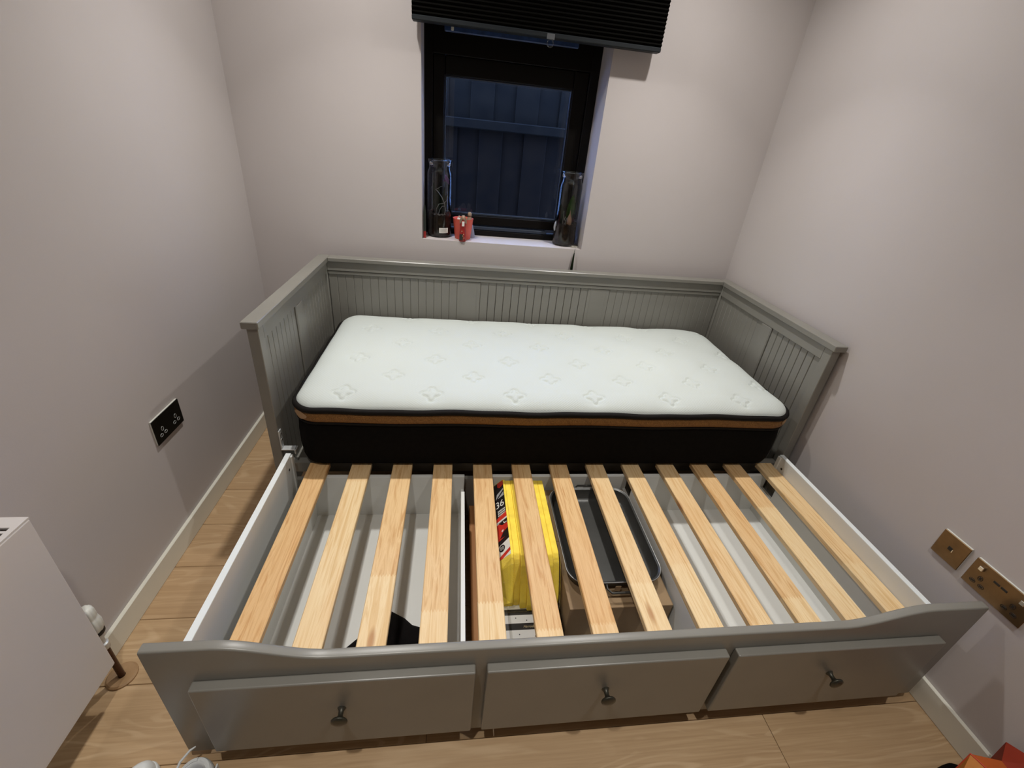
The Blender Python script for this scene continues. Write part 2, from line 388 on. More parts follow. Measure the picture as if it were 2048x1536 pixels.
# ------------------------------------------------------------------ ceiling downlights
for i, (x, y) in enumerate(LAMPS):
    lab = 'round recessed ceiling downlight above the ' + ['left end of the bed', 'right end of the bed', 'floor beside the radiator', 'floor near the wall sockets'][i]
    d = thing('downlight', lab, 'light', (x, y, CEIL), 'ceiling downlights')
    loft('bezel', [ring((x, y), r, z, 32) for r, z in ((.045, CEIL), (.045, CEIL - .005), (.041, CEIL - .007), (.036, CEIL - .004), (.034, CEIL))], 'plastic_white', d)
    lathe('lens', (x, y), [(.0338, CEIL), (.0338, CEIL - .002)], 'lamp_lens', d, 24)
    for nm, en, spr in (('lamp_spill', LAMP_W, 150), ('lamp_beam', BEAM_W, 84)):
        ld = bpy.data.lights.new(nm, 'AREA'); ld.shape = 'DISK'; ld.size = .060; ld.spread = math.radians(spr); ld.color = LAMP_COL
        ld.energy = en * (1.0 if i < 2 else (.28 if nm == 'lamp_spill' else 1.00))
        lo = bpy.data.objects.new(nm, ld); C.objects.link(lo); lo.location = (x, y, CEIL - .009); adopt(lo, d)

# ------------------------------------------------------------------ daybed frame
bed = thing('daybed', 'grey painted daybed with panelled arms and low panelled back, under the window', 'bed', (1.06, .42, 0))
G = 'bed_grey'
def shared_boards(name, dims, places, mat, parent, bev=.0018, rot=0):
    bm = bmesh.new(); dx, dy, dz = dims; add_box(bm, (-dx / 2, -dy / 2, -dz / 2), (dx / 2, dy / 2, dz / 2), bev)
    me = bpy.data.meshes.new(name); bmesh.ops.recalc_face_normals(bm, faces=bm.faces[:]); bm.to_mesh(me); bm.free(); me.materials.append(MAT[mat]); out = []
    for p in places:
        o = bpy.data.objects.new(name, me); C.objects.link(o); o.location = p; adopt(o, parent); out.append(o)
    return out
XE = 2.1215
for s in (0, 1):
    X = (lambda x: x) if s == 0 else (lambda x: XE - x)
    arm = box('arm_rail', (X(.011), .052, .776), (X(.043), .79, .830), G, bed, .002)
    box('arm_cap', (X(0), 0, .830), (X(.052), .834, .8547), G, arm, .0025)
    box('post', (X(.010), .012, 0), (X(.044), .052, .830), G, arm, .002)
    box('post', (X(.010), .79, 0), (X(.044), .822, .830), G, arm, .002)
    box('lower_rail', (X(.011), .052, .10), (X(.043), .79, .20), G, arm, .002)
    box('stile', (X(.011), .352, .20), (X(.043), .424, .776), G, arm, .004)
    pl = []
    y = .052
    while y + .037 < .355: pl.append((X(.026), y + .0186, .488)); y += .0375
    y = .424
    while y + .036 < .80: pl.append((X(.026), y + .0186, .488)); y += .0366
    shared_boards('board', (.020, .0356, .578), pl, G, arm)
back = box('back_rail', (.044, .795, .790), (XE - .044, .822, .836), G, bed, .002)
box('back_cap', (.0525, .784, .8355), (XE - .0525, .834, .8547), G, back, .0025)
box('moulding', (.044, .7985, .770), (XE - .044, .820, .790), G, back, .004)
box('lower_rail', (.044, .795, .10), (XE - .044, .822, .20), G, back, .002)
for xa in (.662, XE - .662 - .118):
    box('stile', (xa, .8025, .20), (xa + .118, .820, .770), G, back, .003)
    for q in (.016, .098): box('stile_bead', (xa + q, .8018, .20), (xa + q + .004, .8026, .770), G, back)
pl = []
for xa, xb in ((.046, .662), (.780, XE - .780), (XE - .662, XE - .046)):
    m = round((xb - xa) / .0394); p = (xb - xa) / m
    pl += [(xa + (i + .5) * p, .812, .485) for i in range(m)]
shared_boards('board', (.0381, .016, .572), pl, G, back)
boxes('support_rail', [((.044, .76, .235), (XE - .044, .794, .2780)), ((.046, .02, .235), (XE - .046, .05, .2780))], G, bed)
shared_boards('slat', (.0714, .77, .020), [(.254 + i * .1507, .40, .2885) for i in range(12)], 'pine', bed, .002)
# metal corner bracket on the left front post
br = box('bracket', (.046, .006, .352), (.0505, .026, .432), 'metal', bed, .0012)
box('bracket_foot', (.046, .004, .3490), (.098, .028, .3535), 'metal', br, .0012)
box('bracket_lip', (.092, .002, .334), (.0965, .028, .3535), 'metal', br, .0012)
for z in (.39, .417): lathe_dir('screw', (.0506, .016, z), (1, 0, 0), [(.0045, 0), (.0045, .0015), (.001, .002)], 'chrome', br, 10)

# ------------------------------------------------------------------ trundle (pulled out) with slats and drawers
tr = thing('trundle_bed', 'pulled-out grey trundle with pine slats and three drawers in front of the daybed', 'bed', (1.06, -.38, 0))
X0, X1, PY = .050, 2.078, -.7477
def ss(t): t = max(0, min(1, t)); return t * t * (3 - 2 * t)
def ztop(x): return .400 + .0546 * (1 - ss((x - .175) / .235)) + .0546 * ss((x - 1.685) / .235)
NT = [(.150, .708), (.785, 1.340), (1.414, 1.970)]
xs = sorted(set([round(X0 + (X1 - X0) * i / 90, 4) for i in range(91)] + [q for a in NT for q in a]))
bm = bmesh.new(); vd = {}
def vv_(x, z):
    k = (round(x, 5), round(z, 5))
    if k not in vd: vd[k] = bm.verts.new((x, PY, z))
    return vd[k]
for a, b in zip(xs, xs[1:]):
    m = (a + b) / 2
    bm.faces.new((vv_(a, .31), vv_(b, .31), vv_(b, ztop(b)), vv_(a, ztop(a))))
    if not any(p < m < q for p, q in NT): bm.faces.new((vv_(a, .035), vv_(b, .035), vv_(b, .31), vv_(a, .31)))
ex = bmesh.ops.extrude_face_region(bm, geom=bm.faces[:]); nv = [e for e in ex['geom'] if isinstance(e, bmesh.types.BMVert)]
bmesh.ops.translate(bm, verts=nv, vec=(0, .022, 0))
bmesh.ops.recalc_face_normals(bm, faces=bm.faces[:])
te = [e for e in bm.edges if all(abs(v.co.z - ztop(v.co.x)) < 1e-4 for v in e.verts) and abs(e.verts[0].co.y - e.verts[1].co.y) < 1e-5]
bmesh.ops.bevel(bm, geom=te, offset=.0050, segments=4, affect='EDGES', profile=.5)
fp = mesh('front_panel', bm, G, tr, True, 35)
for xa in (.0733, 2.0243):
    sp_ = box('side_panel', (xa, -.7255, .045), (xa + .018, -.024, .3595), 'white_board', tr, .0008)
    box('edge_band', (xa + .0004, -.7253, .3590), (xa + .0176, -.0242, .3605), 'white_edge', sp_, .0003)
    for yy in (-.06,):
        xi = xa + .0182 if xa < 1 else xa - .0002
        lathe_dir('screw_hole', (xi, yy, .315), (1 if xa < 1 else -1, 0, 0), [(.005, 0), (.005, .0006)], 'hole_dark', sp_, 10)
box('corner_cleat', (.0915, -.040, .05), (.098, -.024, .3560), 'white_board', tr, .001)
box('corner_cleat', (2.0175, -.040, .05), (2.0240, -.024, .3560), 'white_board', tr, .001)
box('rear_board', (.0915, -.030, .045), (2.0240, -.012, .2400), G, tr)
box('slat_rail', (.0915, -.7255, .238), (2.0240, -.700, .2780), 'raw_pine', tr)
slats = shared_boards('slat', (.0714, .722, .020), [(.1429 + i * .1507 + .0357, -.363, .2887) for i in range(13)], 'pine', tr, .002)
for k_, xa in enumerate((.738, 1.372)):
    box('drawer_runner', (xa, -.715, .060), (xa + .040, -.032, .100), 'raw_pine', tr, .001)
for xa in (.09, .74, 1.38, 2.0):
    for yy in (-.69, -.10):
        lathe_dir('castor', (xa + .012, yy, .018), (1, 0, 0), [(.014, 0), (.018, .002), (.018, .016), (.014, .018)], 'hole_dark', tr, 16)
DR = [(.127, .733), (.760, 1.365), (1.389, 1.993)]
BX = [(.150, .713), (.785, 1.365), (1.420, 1.980)]
for (a, b), (xa, xb) in zip(DR, BX):
    d = box('drawer', (a, -.7697, .075), (b, -.7479, .3445), G, tr, .0035, 3)
    cxm = (a + b) / 2
    lathe_dir('knob', (cxm, -.7697, .236), (0, -1, 0), [(.010, 0), (.0085, .002), (.0060, .006), (.0055, .014), (.0075, .019), (.0165, .023), (.0185, .0255), (.0175, .0285), (.010, .031), (.002, .032)], 'knob_metal', d, 24, 60)
    s_l = (.0125)
    box('drawer_side', (xa, -.7478, .072), (xa + s_l, -.128, .272), 'white_board', d, .001)
    box('drawer_side', (xb - s_l, -.7478, .072), (xb, -.128, .272), 'white_board', d, .001)
    box('drawer_back', (xa, -.058, .072), (xb, -.044, .2775), 'white_board', d, .001)
    box('drawer_bottom', (xa + s_l, -.7478, .076), (xb - s_l, -.058, .085), 'white_board', d)
    for q in (xa, xb - s_l): box('drawer_side', (q, -.1279, .072), (q + s_l, -.0581, .215), 'white_board', d, .001)

# ------------------------------------------------------------------ mattress
mat_ = thing('mattress', 'white quilted mattress with black sides and gold band lying on the daybed', 'mattress', (1.06, .38, .30))
MX0, MX1, MY0, MY1, MR = .112, 2.008, -.030, .782, .085
tufts = []
for j, y in enumerate((.038, .158, .292, .440, .588, .735)):
    for i in range(6):
        tufts.append(((.277 if j % 2 == 0 else .432) + i * .3055, y))
HX, HY = (MX1 - MX0) / 2, (MY1 - MY0) / 2; CX, CY = (MX0 + MX1) / 2, (MY0 + MY1) / 2
def mdist(x, y):
    qx, qy = abs(x - CX) - (HX - MR), abs(y - CY) - (HY - MR)
    return MR - (math.hypot(max(qx, 0), max(qy, 0)) + min(max(qx, qy), 0))
def tuft(dx, dy):
    r = math.hypot(dx, dy)
    if r > .15: return 0
    th = math.atan2(dy, dx); R = .0300 * (1 + .26 * math.cos(4 * th))
    h = -.0085 * math.exp(-(r / .050) ** 2)
    h -= .0050 * math.exp(-((r - R) / .0048) ** 2)
    if r < R: h += .0040 * (1 - (r / R) ** 2)
    return h
nx, ny = 470, 204
bm = bmesh.new(); grid = []
for j in range(ny + 1):
    row = []
    for i in range(nx + 1):
        x = MX0 + (MX1 - MX0) * i / nx; y = MY0 + (MY1 - MY0) * j / ny
        qx, qy = abs(x - CX) - (HX - MR), abs(y - CY) - (HY - MR)
        if qx > 0 and qy > 0:
            h = math.hypot(qx, qy)
            if h > MR:
                k = MR / h; x = CX + math.copysign(HX - MR + qx * k, x - CX); y = CY + math.copysign(HY - MR + qy * k, y - CY)
        d = max(0, mdist(x, y)); t = min(1, d / .085)
        z = .5515 + .0400 * math.sqrt(max(0, 1 - (1 - t) ** 2)) + .006 * min(1, d / .3)
        h = 0
        tj = 1e9
        for tx, ty in tufts:
            if abs(tx - x) < .15 and abs(ty - y) < .15: h += tuft(x - tx, y - ty)
        z += h * min(1, d / .03) + .0012 * math.sin(x * 23 + y * 9) * math.sin(y * 31)
        row.append(bm.verts.new((x, y, z)))
    grid.append(row)
for j in range(ny):
    for i in range(nx): bm.faces.new((grid[j][i], grid[j][i + 1], grid[j + 1][i + 1], grid[j + 1][i]))
bmesh.ops.remove_doubles(bm, verts=bm.verts[:], dist=1e-5)
mesh('quilted_top', bm, 'mattress_white', mat_, True)
ct = rrect(MX0, MX1, MY0, MY1, MR, 12, 90, 40)
def wav(i, n, a, f): return a * math.sin(f * 2 * PI * i / n)
nC = len(ct)
tube('piping', [(p[0], p[1], .5500 + .0022 * math.sin(p[0] * 13 + p[1] * 37) + .0010 * math.sin(p[0] * 31)) for p in offset_contour(ct, .002)], .0110, 'piping_fabric', mat_, 8, True)
def band(prof, dim=0):
    rs = []
    for off, z in prof:
        c = offset_contour(ct, off); rs.append([(p[0], p[1], z + .002 * math.sin(p[0] * 13 + p[1] * 37)) for p in c])
    return rs
loft('gold_band', band([(-.012, .5440), (-.001, .5445), (.006, .536), (.0085, .522), (.006, .508), (-.002, .4990), (-.012, .4980)]), 'gold_fabric', mat_)
tube('lower_piping', [(p[0], p[1], .4960 + .002 * math.sin(p[0] * 13 + p[1] * 37)) for p in offset_contour(ct, .000)], .0045, 'piping_fabric', mat_, 8, True)
loft('mattress_side', [[(p[0], p[1], z) for p in offset_contour(ct, off)] for off, z in ((-.08, .3005), (-.036, .3008), (-.016, .305), (-.006, .315), (0, .335), (.004, .38), (.004, .44), (.0, .48), (-.006, .494))], 'black_fabric', mat_, True, True, False)
# gold corner grips
for (cx_, cy_, a0) in ((MX0 + MR, MY0 + MR, PI * 1.18), (MX1 - MR, MY0 + MR, PI * 1.62)):
    rs = []
    for i in range(9):
        a = a0 + PI * .22 * i / 8; hh = .016 * math.sin(PI * (i + .5) / 9)
        rs.append([(cx_ + (MR + o) * math.cos(a), cy_ + (MR + o) * math.sin(a), .526 + q * hh) for o, q in ((.0080, -1), (.0105, -.4), (.0105, .4), (.0080, 1))])
    bm = bmesh.new(); add_loft(bm, rs, False); o = mesh('corner_patch', bm, 'collar_wood', mat_, True)

# ------------------------------------------------------------------ window blind
bl = thing('pleated_blind', 'black pleated blind pulled partway down over the window', 'blind', (.96, .815, 1.79))
bx0, bx1, by, bz = .456, 1.467, .818, 1.806
bm = bmesh.new(); zs = []; z = bz + .010; k = 0
prof = [(by - .012, z)]
while z < 2.14:
    z += .0072; k += 1; prof.append((by - (.0205 if k % 2 else .012), z))
prof += [(by + (.0205 if (k - i) % 2 else .012), p[1]) for i, p in enumerate(prof[::-1])]
def bprism(bm, prof, x0, x1):
    A = [bm.verts.new((x0, p[0], p[1])) for p in prof]; B = [bm.verts.new((x1, p[0], p[1])) for p in prof]; n = len(prof)
    for i in range(n): bm.faces.new((A[i], A[(i + 1) % n], B[(i + 1) % n], B[i]))
    h = n // 2
    for L in (A, B):
        for i in range(h - 1): bm.faces.new((L[i], L[i + 1], L[n - 2 - i], L[n - 1 - i]))
bprism(bm, prof, bx0, bx1)
mesh('pleats', bm, 'blind_black', bl)
box('bottom_rail', (bx0, by - .021, bz - .008), (bx1, by + .021, bz + .0095), 'blind_rail', bl, .003)
box('head_rail', (bx0, by - .022, 2.14), (bx1, by + .058, 2.18), 'blind_rail', bl, .003)
tb = box('pull_tab', (.985, by - .0235, bz - .014), (1.017, by - .0195, bz + .006), 'tab_clear', bl, .0015)
tube('pull_ring', [(1.001 + .013 * math.cos(a), by - .0215, bz - .026 + .013 * math.sin(a)) for a in [2 * PI * i / 20 for i in range(20)]], .0026, 'jar_glass', tb, 8, True)

# ------------------------------------------------------------------ window sill things
SZ = WZ0 + .0005
def jar(cx, cy, r, label):
    t = thing('glass_jar', label, 'jar', (cx, cy, SZ), 'tall glass terrarium jars on the sill')
    k = r / .06
    prof = [(.052, 0.0), (.058, .004), (.060, .012), (.060, .290), (.0575, .304), (.053, .314), (.0515, .322), (.0525, .332), (.0555, .345), (.0560, .352), (.0545, .356), (.0530, .352)]
    rs = [ring((cx, cy), q * k, SZ + z, 36) for q, z in prof]
    loft('jar_wall', rs, 'jar_glass', t, True, True, False, True, 60)
    tube('lip', ring((cx, cy), .0548 * k, SZ + .354, 36), .0022, 'jar_glass', t, 8, True)
    bm = bmesh.new(); rr = random.Random(int(cx * 100))
    add_loft(bm, [ring((cx, cy), .050 * k, SZ + .008, 28), ring((cx, cy), .057 * k, SZ + .014, 28), ring((cx, cy), .0575 * k, SZ + .096, 28), ring((cx, cy), .050 * k, SZ + .104, 28), ring((cx, cy), .020 * k, SZ + .106, 28)], True, True, True)
    for v in bm.verts:
        if v.co.z > SZ + .09: v.co.z += rr.uniform(-.004, .006)
    mesh('soil', bm, 'soil', t, True, 60)
    return t
def blob(name, c, s, mat, parent, seed=0, sub=2):
    bm = bmesh.new(); bmesh.ops.create_icosphere(bm, subdivisions=sub, radius=1); rr = random.Random(seed)
    for v in bm.verts:
        q = 1 + rr.uniform(-.08, .08); v.co = Vector((c[0] + v.co.x * s[0] * q, c[1] + v.co.y * s[1] * q, c[2] + v.co.z * s[2] * q))
    return mesh(name, bm, mat, parent, True)
def leaf(name, base, tip, width, mat, parent, bend=.01, n=8, nrm=(0, -1, 0)):
    b, t = Vector(base), Vector(tip); d = t - b; s = d.cross(Vector(nrm)).normalized(); u = s.cross(d).normalized(); bm = bmesh.new(); top = []
    for i in range(n + 1):
        f = i / n; wd = width * (math.sin(PI * min(1, f * .92 + .05)) ** .8); c = b + d * f + u * (bend * math.sin(PI * f))
        top.append([c - s * wd, c + u * wd * -.25, c + s * wd])
    add_loft(bm, [[tuple(p) for p in r] for r in top], False)
    ex = bmesh.ops.solidify(bm, geom=bm.faces[:], thickness=.0008)
    return mesh(name, bm, mat, parent, True)
jl = jar(.563, .981, .0600, 'tall glass jar with twisting roots, left end of the window sill')
z0 = SZ + .104
tube('stem', [(.545, .965, z0), (.548, .962, z0 + .03), (.560, .960, z0 + .052), (.585, .958, z0 + .058), (.598, .957, z0 + .072), (.600, .957, z0 + .095)], .0013, 'root', jl, 6)
tube('stem', [(.585, .955, z0), (.592, .952, z0 + .025), (.588, .953, z0 + .055), (.574, .957, z0 + .085), (.552, .962, z0 + .112), (.542, .964, z0 + .118), (.558, .96, z0 + .126), (.566, .96, z0 + .133), (.575, .96, z0 + .134)], [.002, .0022, .002, .0019, .0017, .0013, .001, .001, .0008], 'root', jl, 6)
tube('stem', [(.556, .950, z0), (.566, .950, z0 + .03), (.576, .951, z0 + .044), (.590, .95, z0 + .046)], .0015, 'root', jl, 6)
for i, (dx, dy, s) in enumerate(((.012, -.034, .008), (.024, -.028, .0065), (-.005, -.030, .006), (-.024, -.03, .005), (.001, -.042, .005))):
    blob('pebble', (.563 + dx, .981 + dy, z0 + .003), (s, s * .8, s * .8), 'stone', jl, i)
for i in range(7):
    a = i * .9; leaf('leaf', (.563 + .012 * math.cos(a), .990 + .01 * math.sin(a), z0), (.563 + .036 * math.cos(a), .990 + .020 * math.sin(a), z0 + .10 + .015 * (i % 4)), .010, 'leaf_dark', jl, .01)
leaf('petal', (.588, .960, SZ + .292), (.607, .962, SZ + .250), .008, 'petal', jl, .006)
leaf('petal', (.596, .962, SZ + .276), (.580, .962, SZ + .262), .006, 'petal', jl, .004)
rs = []
for i in range(7):
    a = -PI / 2 + .02 + .78 * i / 6; rs.append([(.563 + .0606 * math.cos(a), .981 + .0606 * math.sin(a), SZ + z) for z in (.024, .049)])
bm = bmesh.new(); add_loft(bm, rs, False); stk = mesh('sticker', bm, 'sticker', jl, True)
for q in range(4):
    rs = []
    for i in range(7):
        a = -PI / 2 + .10 + (.60 - .1 * (q % 2)) * i / 6; rs.append([(.563 + .0609 * math.cos(a), .981 + .0609 * math.sin(a), SZ + .0285 + q * .005 + z) for z in (0, .0016)])
    bm = bmesh.new(); add_loft(bm, rs, False); mesh('printed_line', bm, 'print_grey', stk, True)

jr = jar(1.2115, .972, .0585, 'tall glass jar with a green leaf and bulb, right end of the window sill')
z0 = SZ + .102
bm = bmesh.new()
lathe('bulb', (1.224, .955), [(.006, z0 - .002), (.0125, z0 + .006), (.0135, z0 + .02), (.011, z0 + .036), (.006, z0 + .050), (.002, z0 + .060), (.001, z0 + .075)], 'bulb', jr, 16)
leaf('leaf', (1.222, .972, z0), (1.234, .980, z0 + .145), .022, 'leaf_green', jr, .012, 10)
leaf('leaf', (1.190, .985, z0), (1.176, .992, z0 + .10), .016, 'leaf_dark', jr, .01)
leaf('leaf', (1.232, .968, z0 + .02), (1.246, .965, z0 + .062), .006, 'leaf_dark', jr, .004)
tube('stem', [(1.197, .945, z0), (1.203, .944, z0 + .018), (1.196, .944, z0 + .032), (1.199, .944, z0 + .044)], .0014, 'root', jr, 6)
tube('stem', [(1.206, .945, z0), (1.202, .944, z0 + .022), (1.207, .944, z0 + .038)], .0012, 'root', jr, 6)
tube('stem', [(1.190, .95, z0), (1.189, .95, z0 + .07)], .0008, 'root', jr, 6)
leaf('paper_tag', (1.1535, .955, SZ + .07), (1.1545, .950, SZ + .122), .008, 'sticker', jr, .0)

pot = thing('flower_pot', 'small coral red pot beside the left jar on the sill', 'pot', (.681, .952, SZ))
loft('pot_wall', [ring((.681, .952), r, SZ + z, 28) for r, z in ((.037, 0), (.039, .002), (.0505, .097), (.0515, .099), (.0495, .099), (.047, .094), (.044, .06), (.040, .060))], 'coral_pot', pot, True, True, True)
blob('pot_filling', (.681, .952, SZ + .066), (.043, .043, .012), 'soil', pot, 3)
fg = thing('figurine', 'little brown clay figurine poking out of the coral pot', 'figurine', (.712, .945, SZ + .078))
lathe('body', (.712, .945), [(.010, SZ + .078), (.014, SZ + .086), (.013, SZ + .100), (.009, SZ + .108)], 'clay_brown', fg, 14)
blob('head', (.7125, .945, SZ + .119), (.0105, .010, .014), 'clay_brown', fg, 5)
fw = thing('figurine', 'little white figurine at the left inside the coral pot', 'figurine', (.662, .940, SZ + .078))
blob('body', (.660, .940, SZ + .092), (.010, .009, .014), 'sticker', fw, 8)
blob('head', (.661, .939, SZ + .106), (.006, .006, .006), 'skin_clay', fw, 9)
fr_ = thing('figurine', 'red robed figurine with long hair standing in front of the coral pot', 'figurine', (.6805, .888, SZ))
lathe('robe', (.6805, .888), [(.0165, SZ), (.0185, SZ + .003), (.0165, SZ + .030), (.0130, SZ + .066), (.0145, SZ + .082), (.0125, SZ + .094), (.006, SZ + .099)], 'red_paint', fr_, 20)
blob('head', (.6810, .8865, SZ + .111), (.0085, .0085, .011), 'skin_clay', fr_, 2)
hb = blob('hair', (.6810, .8895, SZ + .110), (.0105, .0085, .0145), 'clay_brown', fr_, 4)
for sx in (-1, 1): leaf('hair_lock', (.681 + sx * .008, .883, SZ + .118), (.681 + sx * .0145, .878, SZ + .084), .0055, 'clay_brown', fr_, .002)
box('bib', (.6755, .8710, SZ + .074), (.6875, .8750, SZ + .096), 'sticker', fr_, .001)
rs = []
for i in range(7):
    a = -PI / 2 - .95 + 1.0 * i / 6; rs.append([(.6805 + q * math.cos(a), .888 + q * math.sin(a), SZ + z) for q, z in ((.0187, .006), (.0178, .022), (.0168, .036))])
bm = bmesh.new(); add_loft(bm, rs, False); mesh('painted_patch', bm, 'dark_green_paint', fr_, True)
for dx, zz in ((.004, .034), (.007, .016), (-.004, .048), (.001, .026)):
    box('painted_dot', (.6805 + dx - .002, .8685, SZ + zz), (.6805 + dx + .002, .8725, SZ + zz + .004), 'gold_ink', fr_, .0008)
cn = thing('ornament', 'blue-grey cone behind the right side of the coral pot', 'ornament', (.728, .995, SZ))
lathe('cone', (.727, .992), [(.017, SZ), (.018, SZ + .003), (.012, SZ + .035), (.004, SZ + .062), (.001, SZ + .066)], 'blue_grey', cn, 16)
stx = thing('pencil', 'thin dark stick with a red foot standing in the left corner of the window recess', 'stick', (.4945, .905, SZ))
lathe('shaft', (.4945, .905), [(.0065, SZ + .032), (.0070, SZ + .06), (.0066, SZ + .12), (.003, SZ + .150), (.001, SZ + .157)], 'dark_green_paint', stx, 10)
lathe('foot', (.4945, .905), [(.0066, SZ), (.0075, SZ + .004), (.0068, SZ + .0318)], 'red_paint', stx, 10)
cr = thing('cable', 'small clear coil of thin cord at the foot of the right jar', 'cord', (1.25, .905, SZ))
tube('coil', [(1.250 + .017 * math.cos(a) + .001 * a, .900 + .010 * math.sin(a), SZ + .0022 + .0008 * a) for a in [i * .35 for i in range(30)]], .0011, 'root', cr, 6)

# green leaf blade hanging between sill and bed back
gl = thing('plant_leaf', 'narrow dark green leaf standing between bed back and wall below the right jar', 'leaf', (1.2455, .858, .83))
bm = bmesh.new()
add_loft(bm, [[(1.2430, .862, .80), (1.2500, .858, .80), (1.2575, .862, .80)], [(1.2435, .862, .86), (1.2500, .858, .86), (1.2572, .862, .86)], [(1.2475, .864, .91), (1.2520, .861, .91), (1.2565, .864, .91)], [(1.2520, .866, .942), (1.2535, .865, .942), (1.2552, .866, .942)]], False)
bmesh.ops.solidify(bm, geom=bm.faces[:], thickness=.001)
mesh('blade', bm, 'leaf_dark', gl, True)
tube('tie', [(1.2540 + .0035 * math.cos(a), .8655 + .002 * math.sin(a), .937) for a in [2 * PI * i / 12 for i in range(12)]], .0011, 'root', gl, 6, True)
tube('tip', [(1.2535, .866, .940), (1.2550, .866, .958)], [.0014, .0005], 'leaf_dark', gl, 6)

# ------------------------------------------------------------------ wall plates
def disc_ring(name, o, d, r, mat, parent): return lathe_dir(name, o, d, [(r, 0), (r, .0008), (r * .7, .001)], mat, parent, 14)
def plate(name, label, cat, wallx, sgn, y0, y1, z0, z1, mat):
    """sgn +1: plate on the left wall facing +x; -1: right wall"""
    t = thing(name, label, cat, (wallx, (y0 + y1) / 2, z0))
    box('gasket', (wallx, y0 + .001, z0 + .001), (wallx + sgn * .0050, y1 - .001, z1 + .0012), 'plastic_white', t, .0008)
    box('face_plate', (wallx + sgn * .0050, y0, z0), (wallx + sgn * .0078, y1, z1), mat, t, .0010)
    return t
def pins(t, wallx, sgn, yc, zc, dirn, rim):
    x = wallx + sgn * .0078
    for nm, dy, dz, hy, hz in (('earth_slot', 0, .011, .0026, .0045), ('pin_slot', -.011, -.008, .0042, .0024), ('pin_slot', .011, -.008, .0042, .0024)):
        s_ = box(nm, (x, yc + dy - hy, zc + dz - hz), (x + sgn * .0006, yc + dy + hy, zc + dz + hz), 'hole_dark', t, .0003)
        bm = bmesh.new()
        pts = [(x + sgn * .0003, yc + dy + (hy + .0028) * math.cos(a), zc + dz + (hz + .0028) * math.sin(a)) for a in [2 * PI * i / 14 for i in range(14)]]
        add_tube(bm, pts, .0007, 5, True); mesh('slot_rim', bm, rim, s_, True)
t = plate('wall_socket', 'black double wall socket on the left wall above the baseboard', 'socket', XL, 1, -.080, .0645, .4345, .5265, 'plate_black')
pins(t, XL, 1, -.043, .468, 1, 'metal'); pins(t, XL, 1, .029, .468, 1, 'metal')
t = plate('wall_socket', 'bronze double socket with silver switches on the right wall', 'socket', XR, -1, -.791, -.6455, .4345, .5215, 'plate_bronze')
pins(t, XR, -1, -.678, .463, -1, 'hole_dark'); pins(t, XR, -1, -.758, .463, -1, 'hole_dark')
for yc in (-.668, -.768): box('rocker_switch', (XR - .0078, yc - .0055, .4960), (XR - .0150, yc + .0055, .5090), 'chrome', t, .0012)
for yc in (-.708, -.726): box('usb_slot', (XR - .0078, yc - .0075, .4920), (XR - .0086, yc + .0075, .4985), 'hole_dark', t, .0003)
t = plate('telephone_outlet', 'square bronze outlet plate with one small slot, on the right wall', 'outlet', XR, -1, -.6277, -.5510, .4405, .5255, 'plate_bronze')
box('jack', (XR - .0078, -.5935, .4780), (XR - .0088, -.5825, .4900), 'hole_dark', t, .0003)
box('shutter', (XR - .0078, -.5965, .4760), (XR - .0086, -.5940, .4860), 'chrome', t, .0003)

# ------------------------------------------------------------------ radiator with valve and pipe
rad = thing('radiator', 'white flat panel radiator on the left wall at the left edge', 'radiator', (-.24, -1.0, .13))
RX0, RX1, RY0, RY1, RZ0, RZ1 = -.262, -.190, -1.55, -.582, .128, .659
box('front_panel', (RX1 - .012, RY0, RZ0), (RX1, RY1, RZ1 - .004), 'radiator_white', rad, .003, 2)
box('back_panel', (RX0, RY0, RZ0 + .01), (RX0 + .012, RY1, RZ1 - .008), 'radiator_white', rad, .002)
box('end_cover', (RX0 + .001, RY1 - .002, RZ0 + .02), (RX1 - .0125, RY1 + .001, RZ1 - .004), 'radiator_white', rad, .0006)
gr = boxes('top_grille', [((RX0, RY0, RZ1 - .004), (RX0 + .012, RY1 + .001, RZ1)), ((RX1 - .013, RY0, RZ1 - .004), (RX1 - .001, RY1 + .001, RZ1)), ((RX0 + .012, RY1 - .026, RZ1 - .004), (RX1 - .013, RY1 + .001, RZ1)), ((RX0 + .012, RY0, RZ1 - .004), (RX1 - .013, RY0 + .02, RZ1))], 'radiator_white', rad)
shared_boards('grille_bar', (.047, .006, .003), [((RX0 + RX1) / 2, RY1 - .0365 - i * .0145, RZ1 - .002) for i in range(40)], 'radiator_white', gr, .0005)
for yy in (-.72, -1.40): box('bracket', (XL + .002, yy - .02, RZ0 + .05), (RX0, yy + .02, RZ1 - .06), 'radiator_white', rad)
vx, vy = -.232, -.548
vlv = lathe('valve', (vx, vy), [(.009, .138), (.012, .142), (.012, .160), (.008, .163), (.008, .185), (.013, .188), (.013, .202), (.011, .204)], 'metal', rad, 18)
lathe('valve_collar', (vx, vy), [(.0165, .2042), (.0180, .207), (.0180, .215), (.0165, .218)], 'hole_dark', vlv, 20)
bm = bmesh.new(); prof = [(.017, .2182), (.0195, .224), (.0205, .250), (.0180, .262), (.0165, .266), (.0175, .270), (.0170, .292), (.0140, .300), (.008, .303)]
rs = []
for q, z in prof:
    rs.append([(vx + q * (1 + (.04 if i % 4 < 2 else -.03)) * math.cos(2 * PI * i / 40), vy + q * (1 + (.04 if i % 4 < 2 else -.03)) * math.sin(2 * PI * i / 40), z) for i in range(40)])
add_loft(bm, rs, True, True, True); mesh('valve_head', bm, 'plastic_white', vlv, True, 50)
lathe_dir('valve_tail', (vx, vy - .008, .174), (0, -1, 0), [(.007, 0), (.007, .014), (.011, .015), (.011, .026)], 'metal', vlv, 14)
